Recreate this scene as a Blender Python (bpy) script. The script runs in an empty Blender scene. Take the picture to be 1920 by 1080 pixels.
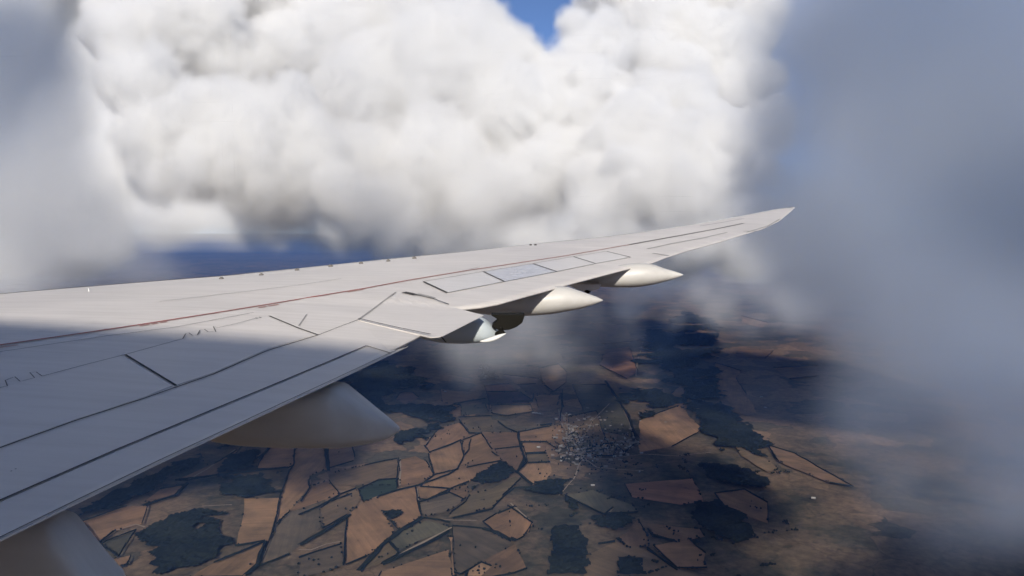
import bpy, bmesh, math, random
import numpy as np
from mathutils import Vector, noise as mnoise

sc = bpy.context.scene
COL = sc.collection
R = math.radians
random.seed(7)

# ------------------------------------------------------------------ camera, light, exposure
FPX = 1400.0                       # focal length in pixels of the 1920 px wide frame
PITCH = -4.5
cd = bpy.data.cameras.new('camera')
cam = bpy.data.objects.new('camera', cd)
COL.objects.link(cam)
cd.sensor_width = 36.0
cd.lens = FPX / 1920 * 36.0
cd.clip_start = 0.05
cd.clip_end = 400000
cam.rotation_euler = (R(90 + PITCH), 0, 0)
sc.camera = cam

SUN_AZ, SUN_EL = 179.0, 28.0       # clockwise from +Y (the view direction); behind and left
sx, sy, sz = (math.sin(R(SUN_AZ)) * math.cos(R(SUN_EL)), math.cos(R(SUN_AZ)) * math.cos(R(SUN_EL)), math.sin(R(SUN_EL)))
SUN = Vector((sx, sy, sz))
world = bpy.data.worlds.new('World')
sc.world = world
world.use_nodes = True
wn = world.node_tree
bg = wn.nodes['Background']
sky = wn.nodes.new('ShaderNodeTexSky')
sky.sky_type = 'NISHITA'
sky.sun_disc = False
sky.sun_elevation = R(SUN_EL)
sky.sun_rotation = R(SUN_AZ)
sky.altitude = 9000
sky.air_density = 0.9
sky.dust_density = 0.3
sky.ozone_density = 2.6
wn.links.new(sky.outputs[0], bg.inputs[0])
bg.inputs[1].default_value = 0.12
ld = bpy.data.lights.new('sun', 'SUN')
ld.energy = 3.25
ld.angle = R(1.6)
ld.color = (1.0, 0.925, 0.81)
sun = bpy.data.objects.new('sun', ld)
COL.objects.link(sun)
sun.rotation_euler = (-SUN).to_track_quat('-Z', 'Y').to_euler()
sun.location = SUN * 60
sc.view_settings.view_transform = 'Standard'
sc.view_settings.look = 'None'
sc.view_settings.exposure = 0.56
sc.view_settings.gamma = 1.0
sc.cycles.max_bounces = 14
sc.cycles.diffuse_bounces = 3
sc.cycles.volume_bounces = 10
sc.cycles.transparent_max_bounces = 16
sc.cycles.volume_step_rate = 2.0
sc.cycles.volume_max_steps = 512
sc.cycles.use_denoising = True
sc.cycles.use_adaptive_sampling = True
sc.cycles.adaptive_threshold = 0.04
sc.cycles.sample_clamp_indirect = 10

# ------------------------------------------------------------------ helpers
CP, SP = math.cos(R(PITCH)), math.sin(R(PITCH))


def ray(px, py):
    """direction through a photo pixel, scaled to one metre of depth along +Y"""
    u, v = (px - 960) / FPX, (540 - py) / FPX
    dx, dy, dz = u, CP - v * SP, SP + v * CP
    return Vector((dx / dy, 1.0, dz / dy))


GZ = -1500.0


def gpt(px, py, up=0.0):
    d = ray(px, py)
    t = (GZ + up) / d.z
    return Vector((d.x * t, t, GZ + up))


def link(o, parent=None):
    COL.objects.link(o)
    if parent is not None:
        o.parent = parent
        o.location = -parent.location if o.location.length == 0 else o.location
    return o


def mesh_obj(name, verts, faces, mat, parent=None, smooth=False):
    me = bpy.data.meshes.new(name)
    me.from_pydata([tuple(v) for v in verts], [], faces)
    me.materials.append(mat)
    if smooth:
        me.polygons.foreach_set('use_smooth', [True] * len(me.polygons))
    me.update()
    return link(bpy.data.objects.new(name, me), parent)


def tag(o, label=None, cat=None, group=None, kind=None):
    for k, v in (('label', label), ('category', cat), ('group', group), ('kind', kind)):
        if v:
            o[k] = v
    return o


def new_mat(name):
    m = bpy.data.materials.new(name)
    m.use_nodes = True
    nt = m.node_tree
    return m, nt, nt.nodes['Principled BSDF']


def noise_node(nt, scale, detail=5, rough=0.55, coord='Object', stretch=None):
    tc = nt.nodes.new('ShaderNodeTexCoord')
    n = nt.nodes.new('ShaderNodeTexNoise')
    n.inputs['Scale'].default_value = scale
    n.inputs['Detail'].default_value = detail
    n.inputs['Roughness'].default_value = rough
    src = tc.outputs[coord]
    if stretch:
        mp = nt.nodes.new('ShaderNodeMapping')
        mp.inputs['Scale'].default_value = stretch
        nt.links.new(src, mp.inputs[0])
        src = mp.outputs[0]
    nt.links.new(src, n.inputs['Vector'])
    return n


def ramp(nt, src, stops):
    r = nt.nodes.new('ShaderNodeValToRGB')
    e = r.color_ramp.elements
    while len(e) < len(stops):
        e.new(0.5)
    for i, (p, c) in enumerate(stops):
        e[i].position = p
        e[i].color = (*c, 1)
    nt.links.new(src, r.inputs[0])
    return r


def mix(nt, a, b, fac, mode='MIX'):
    m = nt.nodes.new('ShaderNodeMix')
    m.data_type = 'RGBA'
    m.blend_type = mode
    for sock, x in ((m.inputs['Factor'], fac), (m.inputs['A'], a), (m.inputs['B'], b)):
        if isinstance(x, (int, float)):
            sock.default_value = x
        elif isinstance(x, tuple):
            sock.default_value = (*x, 1)
        else:
            nt.links.new(x, sock)
    return m.outputs['Result']


# ------------------------------------------------------------------ materials
def paint(name, col, rough, streak=0.12):
    m, nt, b = new_mat(name)
    n1 = noise_node(nt, 1.0, 6, 0.6, stretch=(0.5, 0.9, 1))
    n2 = noise_node(nt, 3.0, 5, 0.6, stretch=(0.35, 4.0, 1))
    k = 1 - streak
    r1 = ramp(nt, n1.outputs[0], [(0.3, (k, k, k)), (0.7, (1, 1, 1))])
    r2 = ramp(nt, n2.outputs[0], [(0.32, (k, k * 0.99, k * 0.97)), (0.6, (1, 1, 1))])
    c = mix(nt, col, r1.outputs[0], 1.0, 'MULTIPLY')
    c = mix(nt, c, r2.outputs[0], 0.6, 'MULTIPLY')
    nt.links.new(c, b.inputs['Base Color'])
    rr = nt.nodes.new('ShaderNodeMapRange')
    rr.inputs['To Min'].default_value = rough - 0.08
    rr.inputs['To Max'].default_value = rough + 0.12
    nt.links.new(n1.outputs[0], rr.inputs[0])
    nt.links.new(rr.outputs[0], b.inputs['Roughness'])
    bp = nt.nodes.new('ShaderNodeBump')
    bp.inputs['Strength'].default_value = 0.05
    bp.inputs['Distance'].default_value = 0.02
    nt.links.new(n1.outputs[0], bp.inputs['Height'])
    nt.links.new(bp.outputs[0], b.inputs['Normal'])
    return m


def flat_mat(name, col, rough=0.6, metal=0.0):
    m, nt, b = new_mat(name)
    n = noise_node(nt, 6.0, 4)
    r = ramp(nt, n.outputs[0], [(0.3, tuple(x * 0.75 for x in col)), (0.7, col)])
    nt.links.new(r.outputs[0], b.inputs['Base Color'])
    b.inputs['Roughness'].default_value = rough
    b.inputs['Metallic'].default_value = metal
    return m


M_WING = paint('wing_grey_paint', (0.79, 0.745, 0.705), 0.42, 0.17)
M_SLAT = paint('leading_edge_metal', (0.88, 0.855, 0.82), 0.28, 0.06)
M_PANEL = paint('panel_paint', (0.77, 0.725, 0.685), 0.38)
M_SPOIL = paint('spoiler_paint', (0.74, 0.71, 0.685), 0.30)
M_SPOIL_SKY = paint('sky_tinted_spoiler_paint', (0.60, 0.60, 0.625), 0.26)  # bluish sky reflection put into the colour of one outboard spoiler
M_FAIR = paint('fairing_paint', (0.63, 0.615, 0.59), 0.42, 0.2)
M_SEAM = flat_mat('dark_gap', (0.065, 0.062, 0.060), 0.8)
M_LINE = flat_mat('panel_line', (0.16, 0.15, 0.14), 0.8)
M_DIM = flat_mat('faint_panel_line', (0.40, 0.385, 0.37), 0.7)
M_RED = flat_mat('red_marking', (0.40, 0.10, 0.08), 0.6)
M_REDDIM = flat_mat('faded_red_marking', (0.55, 0.30, 0.26), 0.6)
M_MECH = flat_mat('greasy_dark_metal', (0.012, 0.011, 0.009), 0.8)
M_MECH.node_tree.nodes['Principled BSDF'].inputs['Specular IOR Level'].default_value = 0.12
M_WHITE = paint('white_paint', (0.82, 0.83, 0.82), 0.35, 0.04)
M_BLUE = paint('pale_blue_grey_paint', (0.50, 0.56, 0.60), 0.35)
M_GLASS, _nt, _b = new_mat('cabin_window_glass')
_b.inputs['Base Color'].default_value = (0.03, 0.035, 0.04, 1)
_b.inputs['Roughness'].default_value = 0.08

# ------------------------------------------------------------------ wing surface
WH, WT, WK, STIP = 1.2, 0.038, 0.0008, 34.0


def base_z(y):
    return -WH + WT * y + WK * y * y


def on_base(px, py):
    d = ray(px, py)
    # d.z*y = base_z(y)
    a, b, c = WK, WT - d.z, -WH
    disc = b * b - 4 * a * c
    y = (-b + math.sqrt(max(disc, 0))) / (2 * a) if abs(a) > 1e-9 else -c / b
    y = min(y, STIP)
    return Vector((d.x * y, y, base_z(y)))


LE_PX = [(0, 555), (180, 540), (365, 525), (520, 509), (700, 490), (850, 475), (1000, 458), (1095, 449), (1200, 436), (1300, 421),
         (1400, 403), (1450, 393), (1488, 388)]
TE_IN = [(0, 1015), (153, 940), (306, 866), (420, 813), (530, 761), (648, 706), (765, 650)]
TE_OUT = [(857, 577), (915, 574), (1017, 546), (1070, 531), (1170, 505), (1224, 492), (1250, 482), (1291, 469), (1347, 454),
          (1392, 440), (1430, 429), (1460, 415), (1491, 389)]
le = sorted([on_base(*p) for p in LE_PX], key=lambda v: v.y)
te_body = [(x, y - 10) for x, y in TE_IN] + [(800, 622), (848, 579)]
te = sorted([on_base(*p) for p in te_body] + [on_base(*p) for p in TE_OUT], key=lambda v: v.y)


def extend(pts, n=2):
    a, b = pts[0], pts[n]
    k = (b.x - a.x) / (b.y - a.y)
    pts.insert(0, Vector((a.x + k * (-3.2 - a.y), -3.2, 0)))


extend(le, 3)
extend(te, 4)
LEY, LEX = np.array([p.y for p in le]), np.array([p.x for p in le])
TEY, TEX = np.array([p.y for p in te]), np.array([p.x for p in te])
YTIP = max(LEY[-1], TEY[-1])


def chord_at(y):
    a, b = float(np.interp(y, LEY, LEX)), float(np.interp(y, TEY, TEX))
    return a, max(b - a, 0.02)


def wing_z(x, y):
    a, ch = chord_at(y)
    c = min(max((x - a) / ch, 0.0), 1.0)
    cam_ = 0.078 * (c ** 0.75) * (1 - c)
    return base_z(y) + min(ch, 9.0) * cam_


def on_wing(px, py, up=0.0):
    d = ray(px, py)
    lo, hi = 0.5, 36.0
    t, prev = lo, lo
    while t < hi:
        if d.z * t < wing_z(d.x * t, t):
            break
        prev, t = t, t * 1.02
    if t >= hi:
        return on_base(px, py) + Vector((0, 0, up))
    a, b = prev, t
    for _ in range(30):
        m = 0.5 * (a + b)
        if d.z * m < wing_z(d.x * m, m):
            b = m
        else:
            a = m
    return Vector((d.x * a, a, d.z * a + up))


# aircraft root
plane = bpy.data.objects.new('airliner', None)
COL.objects.link(plane)
plane.location = (0, -5.7, -2.2)
plane.empty_display_size = 2
tag(plane, 'pale grey airliner wing stretching from lower left to its raked tip', 'aeroplane')


def part(name, verts, faces, mat, parent=plane, smooth=False):
    o = mesh_obj(name, [Vector(v) - Vector(plane.location) for v in verts], faces, mat, None, smooth)
    o.parent = parent
    return o


# main wing body
ys = np.unique(np.concatenate([np.linspace(-3.1, 16, 88), np.linspace(16, YTIP - 0.01, 50)]))
cs = [0, .002, .006, .012, .02, .035, .055, .08, .12, .17, .23, .3, .37, .44, .51, .58, .65, .72, .79, .86, .92, .97, 1.0]
V, F = [], []
nt_ = len(cs)
ring = 2 * nt_
for y in ys:
    a, ch = chord_at(y)
    for c in cs:
        V.append((a + c * ch, y, wing_z(a + c * ch, y)))
    th = 0.085 * min(ch, 8.0)
    for c in reversed(cs):
        z = base_z(y) - th * 1.9 * (c ** 0.5) * (1 - c) ** 1.2 - (0.022 * min(1, ch / 3) if 0 < c else 0)
        V.append((a + c * ch, y, z))
for i in range(len(ys) - 1):
    for j in range(ring):
        k = (j + 1) % ring
        F.append((i * ring + j, i * ring + k, (i + 1) * ring + k, (i + 1) * ring + j))
F.append(tuple(range((len(ys) - 1) * ring, len(ys) * ring)))
wing = part('wing', V, F, M_WING, smooth=True)
wing.data.polygons[-1].use_smooth = False


# ---- plates and ribbons lying on the wing
def resample(pts, n):
    P = [Vector(p).to_2d() if len(p) > 2 else Vector(p) for p in pts]
    L = [0]
    for a, b in zip(P, P[1:]):
        L.append(L[-1] + (b - a).length)
    out = []
    for i in range(n):
        s = L[-1] * i / (n - 1)
        k = max(j for j in range(len(L)) if L[j] <= s + 1e-9)
        k = min(k, len(P) - 2)
        f = (s - L[k]) / max(L[k + 1] - L[k], 1e-9)
        out.append(P[k].lerp(P[k + 1], min(max(f, 0), 1)))
    return out


def plate(name, edge_a, edge_b, up, mat, parent=plane, nu=24, nv=8, thick=0.02, droop=0.0):
    """a panel between two traced edges, lying UP metres proud of the wing skin"""
    A, B = resample(edge_a, nu), resample(edge_b, nu)
    V, F = [], []
    for a, b in zip(A, B):
        for j in range(nv):
            f = j / (nv - 1)
            q = a.lerp(b, f)
            p = on_wing(q.x, q.y, 0)
            V.append(Vector((p.x, p.y, p.z + up - droop * f * f)))
    n = len(V)
    V += [v - Vector((0, 0, thick)) for v in V]
    for i in range(nu - 1):
        for j in range(nv - 1):
            q = (i * nv + j, i * nv + j + 1, (i + 1) * nv + j + 1, (i + 1) * nv + j)
            F.append(q[::-1])
            F.append(tuple(n + x for x in q))
    rim = [i * nv for i in range(nu)] + [(nu - 1) * nv + j for j in range(1, nv)] + \
          [i * nv + nv - 1 for i in range(nu - 2, -1, -1)] + [j for j in range(nv - 2, 0, -1)]
    for a, b in zip(rim, rim[1:] + rim[:1]):
        F.append((a, b, n + b, n + a))
    o = part(name, V, F, mat, parent)
    bm = bmesh.new()
    bm.from_mesh(o.data)
    bmesh.ops.recalc_face_normals(bm, faces=bm.faces)
    bm.to_mesh(o.data)
    bm.free()
    return o


def ribbon(name, lines, width, mat, parent=plane, up=0.009, step=6.0):
    """thin strips lying on the skin, each line a part of its own; WIDTH in metres"""
    out = []
    for ln in lines:
        ws = width
        if isinstance(ln, tuple) and isinstance(ln[0], list):
            ln, ws = ln
        pts = []
        for a, b in zip(ln, ln[1:]):
            m = max(1, int((Vector(b) - Vector(a)).length / step))
            for i in range(m):
                q = Vector(a).lerp(Vector(b), i / m)
                pts.append(on_wing(q.x, q.y))
        pts.append(on_wing(*ln[-1]))
        V, F = [], []
        for i, p in enumerate(pts):
            t = pts[min(i + 1, len(pts) - 1)] - pts[max(i - 1, 0)]
            s = Vector((-t.y, t.x, 0))
            s = s.normalized() * ws * 0.5 if s.length > 1e-9 else Vector((0, ws * .5, 0))
            for sg in (-1, 1):
                q = p + s * sg
                V.append(Vector((q.x, q.y, wing_z(q.x, q.y) + up)))
        for i in range(len(pts) - 1):
            k = 2 * i
            F.append((k, k + 1, k + 3, k + 2))
        out.append(part(name, V, F, mat, parent))
    return out


L1 = [(-420, 1015), (0, 843), (143, 791), (269, 750), (400, 704), (500, 660), (597, 630), (672, 601)]
L2 = [(-420, 1130), (0, 942), (214, 848), (449, 750), (500, 729), (687, 650)]
TEX_IN = [(-420, 1210)] + TE_IN
# inboard flap: two segments
flap1 = plate('flap', L1, [(-420, 1128), (0, 940), (214, 846), (449, 748), (500, 727), (690, 649), (732, 662)], 0.006, M_PANEL, nu=60, nv=6)
fl2 = plate('flap', [(-420, 1132), (0, 944), (214, 850), (449, 752), (500, 731), (687, 652), (735, 664)], TEX_IN, 0.005, M_PANEL, nu=60, nv=6, thick=0.007)
ribbon('flap_gap', [([(-420, 1015), (0, 843), (143, 791), (269, 750), (400, 704), (500, 660), (597, 630)], 0.0105),
                    ([(597, 630), (640, 613), (672, 601)], 0.009)], 0.02, M_SEAM, flap1, up=0.0095)
ribbon('flap_gap', [([(-420, 1130), (0, 942), (214, 848), (449, 750), (500, 729), (687, 650)], 0.011),
                    ([(687, 650), (732, 664)], 0.010)], 0.014, M_SEAM, fl2, up=0.0095)
ribbon('trailing_edge_line', [([(-420, 1208), (0, 1012), (153, 937), (306, 863), (420, 810), (530, 758), (648, 703), (765, 648)], 0.008)],  # thin dark line just inside the flap's trailing edge
       0.01, M_LINE, up=0.0095)
# inner flaperon
flaperon = plate('flaperon', [(672, 601), (700, 580), (745, 549)], [(807, 634), (828, 632), (907, 592)], 0.005, M_PANEL, nu=14, nv=14, thick=0.006)
ribbon('flaperon_gap', [([(672, 601), (740, 617), (807, 631)], 0.020)], 0.016, M_SEAM, flaperon, up=0.022)
ribbon('flaperon_gap', [([(757, 549), (768, 551), (780, 554)], 0.085), ([(780, 554), (812, 561), (842, 572)], 0.016)], 0.03, M_SEAM, flaperon, up=0.0095)
ribbon('flaperon_scuff', [([(782, 552), (800, 556), (814, 560)], 0.06), ([(672, 601), (690, 588), (742, 549)], 0.02)], 0.05, M_DIM, flaperon, up=0.00955)

# inboard spoilers
SPF = [(-420, 845), (0, 729), (79, 708), (235, 667)]
spo_b = plate('spoiler', [(240, 668), (343, 638), (478, 600), (505, 594)], [(331, 723), (400, 700), (500, 656), (592, 629)], 0.006, M_PANEL, nu=20, nv=8)
spo_a = plate('spoiler', SPF, [(-420, 1010), (0, 839), (143, 787), (269, 746), (325, 723)], 0.005, M_PANEL, nu=30, nv=8)
ribbon('spoiler_gap', [([(235, 667), (330, 725)], 0.016)], 0.02, M_SEAM, spo_a, up=0.0095)
ribbon('spoiler_gap', [([(505, 594), (560, 617), (597, 630)], 0.019)], 0.02, M_SEAM, spo_b, up=0.0095)
ribbon('spoiler_hinge_line', [([(79, 708), (157, 687), (235, 667), (343, 637)], 0.008), ([(410, 616), (445, 608), (478, 599)], 0.008),
                        ([(0, 730), (14, 726), (10, 716), (28, 709), (38, 718), (65, 711), (56, 701), (68, 700), (79, 708)], 0.006),
                        ([(343, 637), (348, 628), (354, 626), (361, 631), (370, 630), (375, 621), (383, 619), (390, 624), (405, 624), (400, 614), (410, 616)], 0.008),
                        ([(-300, 812), (0, 730)], 0.010)], 0.01, M_LINE, up=0.0095)
# outboard spoilers
TOP = [(794, 529), (906, 510), (999, 495), (1075, 482), (1137, 472)]
BOT = [(839, 550), (946, 529), (1044, 510), (1117, 495), (1182, 483)]
for i in range(4):
    plate('spoiler', [TOP[i], TOP[i + 1]], [BOT[i], BOT[i + 1]], 0.006, M_SPOIL if i != 1 else M_SPOIL_SKY, nu=10, nv=6)
ribbon('spoiler_gap', [([t, b], 0.032) for i, (t, b) in enumerate(zip(TOP, BOT))] + [(BOT, 0.014)], 0.03, M_SEAM, up=0.0095)
ribbon('spoiler_hinge_line', [(TOP, 0.018)], 0.02, M_DIM, up=0.0095)
# red boundary line and its lettering-sized dashes
RL = [(-420, 712), (0, 648), (160, 625), (260, 610), (400, 588), (480, 575), (685, 541), (760, 527), (880, 507), (915, 502), (1060, 480), (1180, 459)]
ribbon('red_boundary_line', [(RL, 0.030)], 0.03, M_RED, up=0.006)
ribbon('boundary_line', [([(1180, 459), (1235, 449), (1280, 441), (1340, 430), (1394, 419)], 0.07)], 0.07, M_LINE, up=0.006)
ribbon('red_marking', [([(-10, 654), (34, 648)], .022), ([(262, 612), (280, 609)], .03), ([(284, 608.5), (296, 607)], .03), ([(300, 606), (313, 604)], .03),
                       ([(485, 577.5), (500, 575)], .035), ([(503, 574.5), (522, 571.5)], .035), ([(652, 548), (682, 543)], .03)], .02, M_REDDIM, up=0.006)
ribbon('panel_line', [([(-300, 703), (0, 661), (200, 631), (325, 615), (475, 587)], 0.009)], .01, M_LINE, up=0.006)
ribbon('panel_line', [([(1214, 467), (1260, 457), (1320, 446), (1363, 436)], .04), ([(1224, 475), (1254, 480)], .09), ([(1394, 434), (1424, 433)], .05),
                      ([(1312, 424), (1350, 418), (1394, 410)], .05), ([(1188, 499), (1209, 495)], .05), ([(1400, 436), (1440, 424), (1462, 411)], .05)], .04, M_DIM, up=0.006)
ribbon('panel_line', [([(300, 566), (420, 552), (560, 535), (640, 523)], .012), ([(560, 612), (575, 590)], .01), ([(880, 505), (900, 501)], .01)], .01, M_DIM, up=0.006)
# rivet-like dots, drain holes
ribbon('drain_hole', [([(479.5, 598.5), (482.5, 597.8)], .028), ([(486.5, 597.2), (489.5, 596.6)], .028), ([(20, 887.5), (23, 886.5)], .006), ([(28, 883.5), (31, 882.5)], .006)], .02, M_SEAM, up=0.0095)

# bright slat skin along the leading edge
V, F = [], []
yy = np.linspace(0.5, YTIP - 0.6, 120)
ccs = [0.0005, .004, .01, .02, .04, .07, .10]
for y in yy:
    a, ch = chord_at(y)
    w = 1.0
    for c in ccs:
        x = a + min(c * ch * w, 1.2)
        V.append((x, y, wing_z(x, y) + 0.004))
nc = len(ccs)
for i in range(len(yy) - 1):
    for j in range(nc - 1):
        F.append((i * nc + j, (i + 1) * nc + j, (i + 1) * nc + j + 1, i * nc + j + 1))
part('slat', V, F, M_SLAT, smooth=True)


def blob_box(name, c, size, mat, parent=plane, bevel=0.25, taper=1.0):
    bm = bmesh.new()
    bmesh.ops.create_cube(bm, size=1)
    for v in bm.verts:
        k = taper if v.co.z > 0 else 1
        v.co = Vector((v.co.x * size[0] * k, v.co.y * size[1] * k, v.co.z * size[2]))
    bmesh.ops.bevel(bm, geom=list(bm.edges), offset=min(size) * bevel, segments=2, affect='EDGES')
    me = bpy.data.meshes.new(name)
    bm.to_mesh(me)
    bm.free()
    me.materials.append(mat)
    o = bpy.data.objects.new(name, me)
    COL.objects.link(o)
    o.parent = parent
    o.location = Vector(c) - Vector(plane.location)
    return o


# slat track fittings peeping over the leading edge
for (x, y) in [(415, 521), (490, 514), (557, 505), (620, 498), (677, 492.5), (728, 488), (777, 483)]:
    p = on_wing(x, y + 2)
    s = p.y / FPX
    blob_box('slat_fitting', p + Vector((0, 0, 1.5 * s)), (9 * s, 8 * s, 5 * s), M_LINE, taper=0.6)
for x in (995, 1004):
    p = on_wing(x, 460)
    blob_box('vortex_fin', p + Vector((0, 0, .012)), (.05, .012, .03), M_SEAM)
p = on_wing(167, 546)
blob_box('vortex_fin', p + Vector((0, 0, .012)), (.012, .02, .04), M_WHITE)


# ---- flap track fairings: lofted pods with real girth
def pod(name, Y, st, halfw, mat, parent=plane, expo=2.4, nseg=28):
    """st: (px, top, bottom) outline stations in the plane at depth Y"""
    V, F = [], []
    n = len(st)
    for i, (px, yt, yb) in enumerate(st):
        a, b = ray(px, yt) * Y, ray(px, yb) * Y
        zc, hz = (a.z + b.z) / 2, max((a.z - b.z) / 2, 0.004)
        w = min(halfw, hz * 1.25) if i not in (0, n - 1) else hz * 0.9
        for k in range(nseg):
            t = 2 * math.pi * k / nseg
            c, s = math.cos(t), math.sin(t)
            V.append((a.x, Y + w * math.copysign(abs(c) ** (2 / expo), c), zc + hz * math.copysign(abs(s) ** (2 / expo), s)))
    for i in range(n - 1):
        for k in range(nseg):
            m = (k + 1) % nseg
            F.append((i * nseg + k, (i + 1) * nseg + k, (i + 1) * nseg + m, i * nseg + m))
    F.append(tuple(range(nseg))[::-1])
    F.append(tuple((n - 1) * nseg + k for k in range(nseg)))
    o = part(name, V, F, mat, parent, smooth=True)
    bm = bmesh.new()
    bm.from_mesh(o.data)
    bmesh.ops.recalc_face_normals(bm, faces=bm.faces)
    bm.to_mesh(o.data)
    bm.free()
    return o


def dense(st, m=3):
    """smooth the outline stations with a Catmull-Rom curve"""
    out = []
    for i in range(len(st) - 1):
        p0, p1, p2, p3 = [st[max(0, min(len(st) - 1, i + k))] for k in (-1, 0, 1, 2)]
        for j in range(m):
            t = j / m
            out.append(tuple(0.5 * (2 * b + (c - a) * t + (2 * a - 5 * b + 4 * c - d) * t * t + (3 * b - a - 3 * c + d) * t ** 3)
                             for a, b, c, d in zip(p0, p1, p2, p3)))
    out.append(st[-1])
    return out


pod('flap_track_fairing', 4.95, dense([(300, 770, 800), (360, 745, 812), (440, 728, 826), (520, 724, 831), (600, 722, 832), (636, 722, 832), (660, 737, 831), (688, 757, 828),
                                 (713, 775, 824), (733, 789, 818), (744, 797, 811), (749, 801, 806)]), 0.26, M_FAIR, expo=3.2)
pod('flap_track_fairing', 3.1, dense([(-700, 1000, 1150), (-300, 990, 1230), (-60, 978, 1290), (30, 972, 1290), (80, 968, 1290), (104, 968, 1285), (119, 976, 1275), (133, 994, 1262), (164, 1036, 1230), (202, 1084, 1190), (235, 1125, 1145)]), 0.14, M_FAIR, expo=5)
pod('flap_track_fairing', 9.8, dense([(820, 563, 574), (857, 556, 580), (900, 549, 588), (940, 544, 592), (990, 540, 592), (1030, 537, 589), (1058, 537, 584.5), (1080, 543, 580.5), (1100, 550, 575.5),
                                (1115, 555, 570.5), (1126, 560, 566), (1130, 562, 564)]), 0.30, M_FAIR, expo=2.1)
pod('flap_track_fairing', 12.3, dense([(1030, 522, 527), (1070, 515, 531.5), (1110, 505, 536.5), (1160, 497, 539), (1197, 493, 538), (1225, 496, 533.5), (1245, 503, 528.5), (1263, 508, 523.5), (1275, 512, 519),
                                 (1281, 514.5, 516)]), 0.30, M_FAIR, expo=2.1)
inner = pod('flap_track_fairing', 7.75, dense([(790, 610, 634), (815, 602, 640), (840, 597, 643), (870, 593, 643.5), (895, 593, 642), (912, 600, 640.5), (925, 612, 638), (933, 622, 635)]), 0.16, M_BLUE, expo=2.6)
# bright lower lip and the greasy linkage of that inner fairing
lipst = dense([(900, 639, 641), (910, 636, 642), (922, 631.5, 640.5), (934, 627.5, 636), (943, 625.5, 630), (949, 624.5, 626)])
pod('fairing_lip', 7.55, lipst, 0.10, M_WHITE, inner)


def at(px, py, Y):
    return ray(px, py) * Y


def lump(name, Y, outline, depth, mat, parent=plane):
    """a solid bracket: traced side outline with real thickness"""
    n = len(outline)
    V = [at(x, y, Y) - Vector((0, depth / 2, 0)) for x, y in outline] + [at(x, y, Y) + Vector((0, depth / 2, 0)) for x, y in outline]
    F = [tuple(range(n)), tuple(range(2 * n - 1, n - 1, -1))] + [(i, n + i, n + (i + 1) % n, (i + 1) % n) for i in range(n)]
    o = part(name, V, F, mat, parent)
    bm = bmesh.new()
    bm.from_mesh(o.data)
    bmesh.ops.recalc_face_normals(bm, faces=bm.faces)
    bmesh.ops.bevel(bm, geom=list(bm.edges), offset=0.008, segments=1, affect='EDGES')
    bm.to_mesh(o.data)
    bm.free()
    return o


lump('flap_actuator', 7.75, [(920, 588), (984, 588), (979, 603), (968, 611), (955, 616), (938, 617), (925, 613), (922, 608), (932, 600), (934, 597)], 0.22, M_MECH)
lump('flap_actuator', 7.65, [(936, 612), (944, 612), (941, 618), (949, 625), (929, 628), (927, 625), (938, 618)], 0.10, M_MECH)
lump('hinge_bracket', 12.0, [(1056, 530), (1126, 532), (1122, 540), (1098, 547), (1080, 541)], 0.25, M_PANEL)
lump('hinge_bracket', 11.9, [(1094, 546), (1100, 543), (1108, 546), (1102, 550.5)], 0.12, M_MECH)
lump('fairing_seam', 7.5, [(825, 630), (827, 629), (838, 642), (836, 643)], 0.02, M_SEAM, inner)

# narrow dark strip along the edge of the tip
ribbon('tip_dark_edge', [([(1461, 391.5), (1486, 389.2)], .06)], .06, M_SEAM, up=0.01)

# fuselage (behind the camera; it throws the shade that lies on the wing root)
V, F = [], []
hump = lambda x: 1.16 / (1 + math.exp((x + 3.0) / 2.2))
fx = [(-34, .25), (-33, .9), (-31, 1.8), (-28, 2.7), (-24, 3.3), (-18, 3.5), (-10, 3.5), (-8, 3.5), (-6, 3.5), (-5, 3.5), (-4, 3.5), (-3, 3.5), (-2, 3.5), (-1, 3.5), (0, 3.5), (1, 3.5), (2.5, 3.5), (4, 3.5), (9, 3.45), (15, 3.3), (22, 2.9), (28, 2.2), (34, 1.3), (38, .7), (40, .25)]
ns = 64
for x, r in fx:
    for k in range(ns):
        t = 2 * math.pi * k / ns
        V.append((x, -5.7 + r * math.cos(t), 1.27 + r * math.sin(t) + hump(x) * r / 3.5 * max(0, math.sin(t)) - 0.35 * max(0, math.sin(t)) + (3.5 - r) * (0.25 if x > 0 else -0.15)))
for i in range(len(fx) - 1):
    for k in range(ns):
        m = (k + 1) % ns
        F.append((i * ns + k, i * ns + m, (i + 1) * ns + m, (i + 1) * ns + k))
F.append(tuple(range(ns))[::-1])
F.append(tuple((len(fx) - 1) * ns + k for k in range(ns)))
fus = part('fuselage', V, F, M_WHITE, smooth=True)

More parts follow.
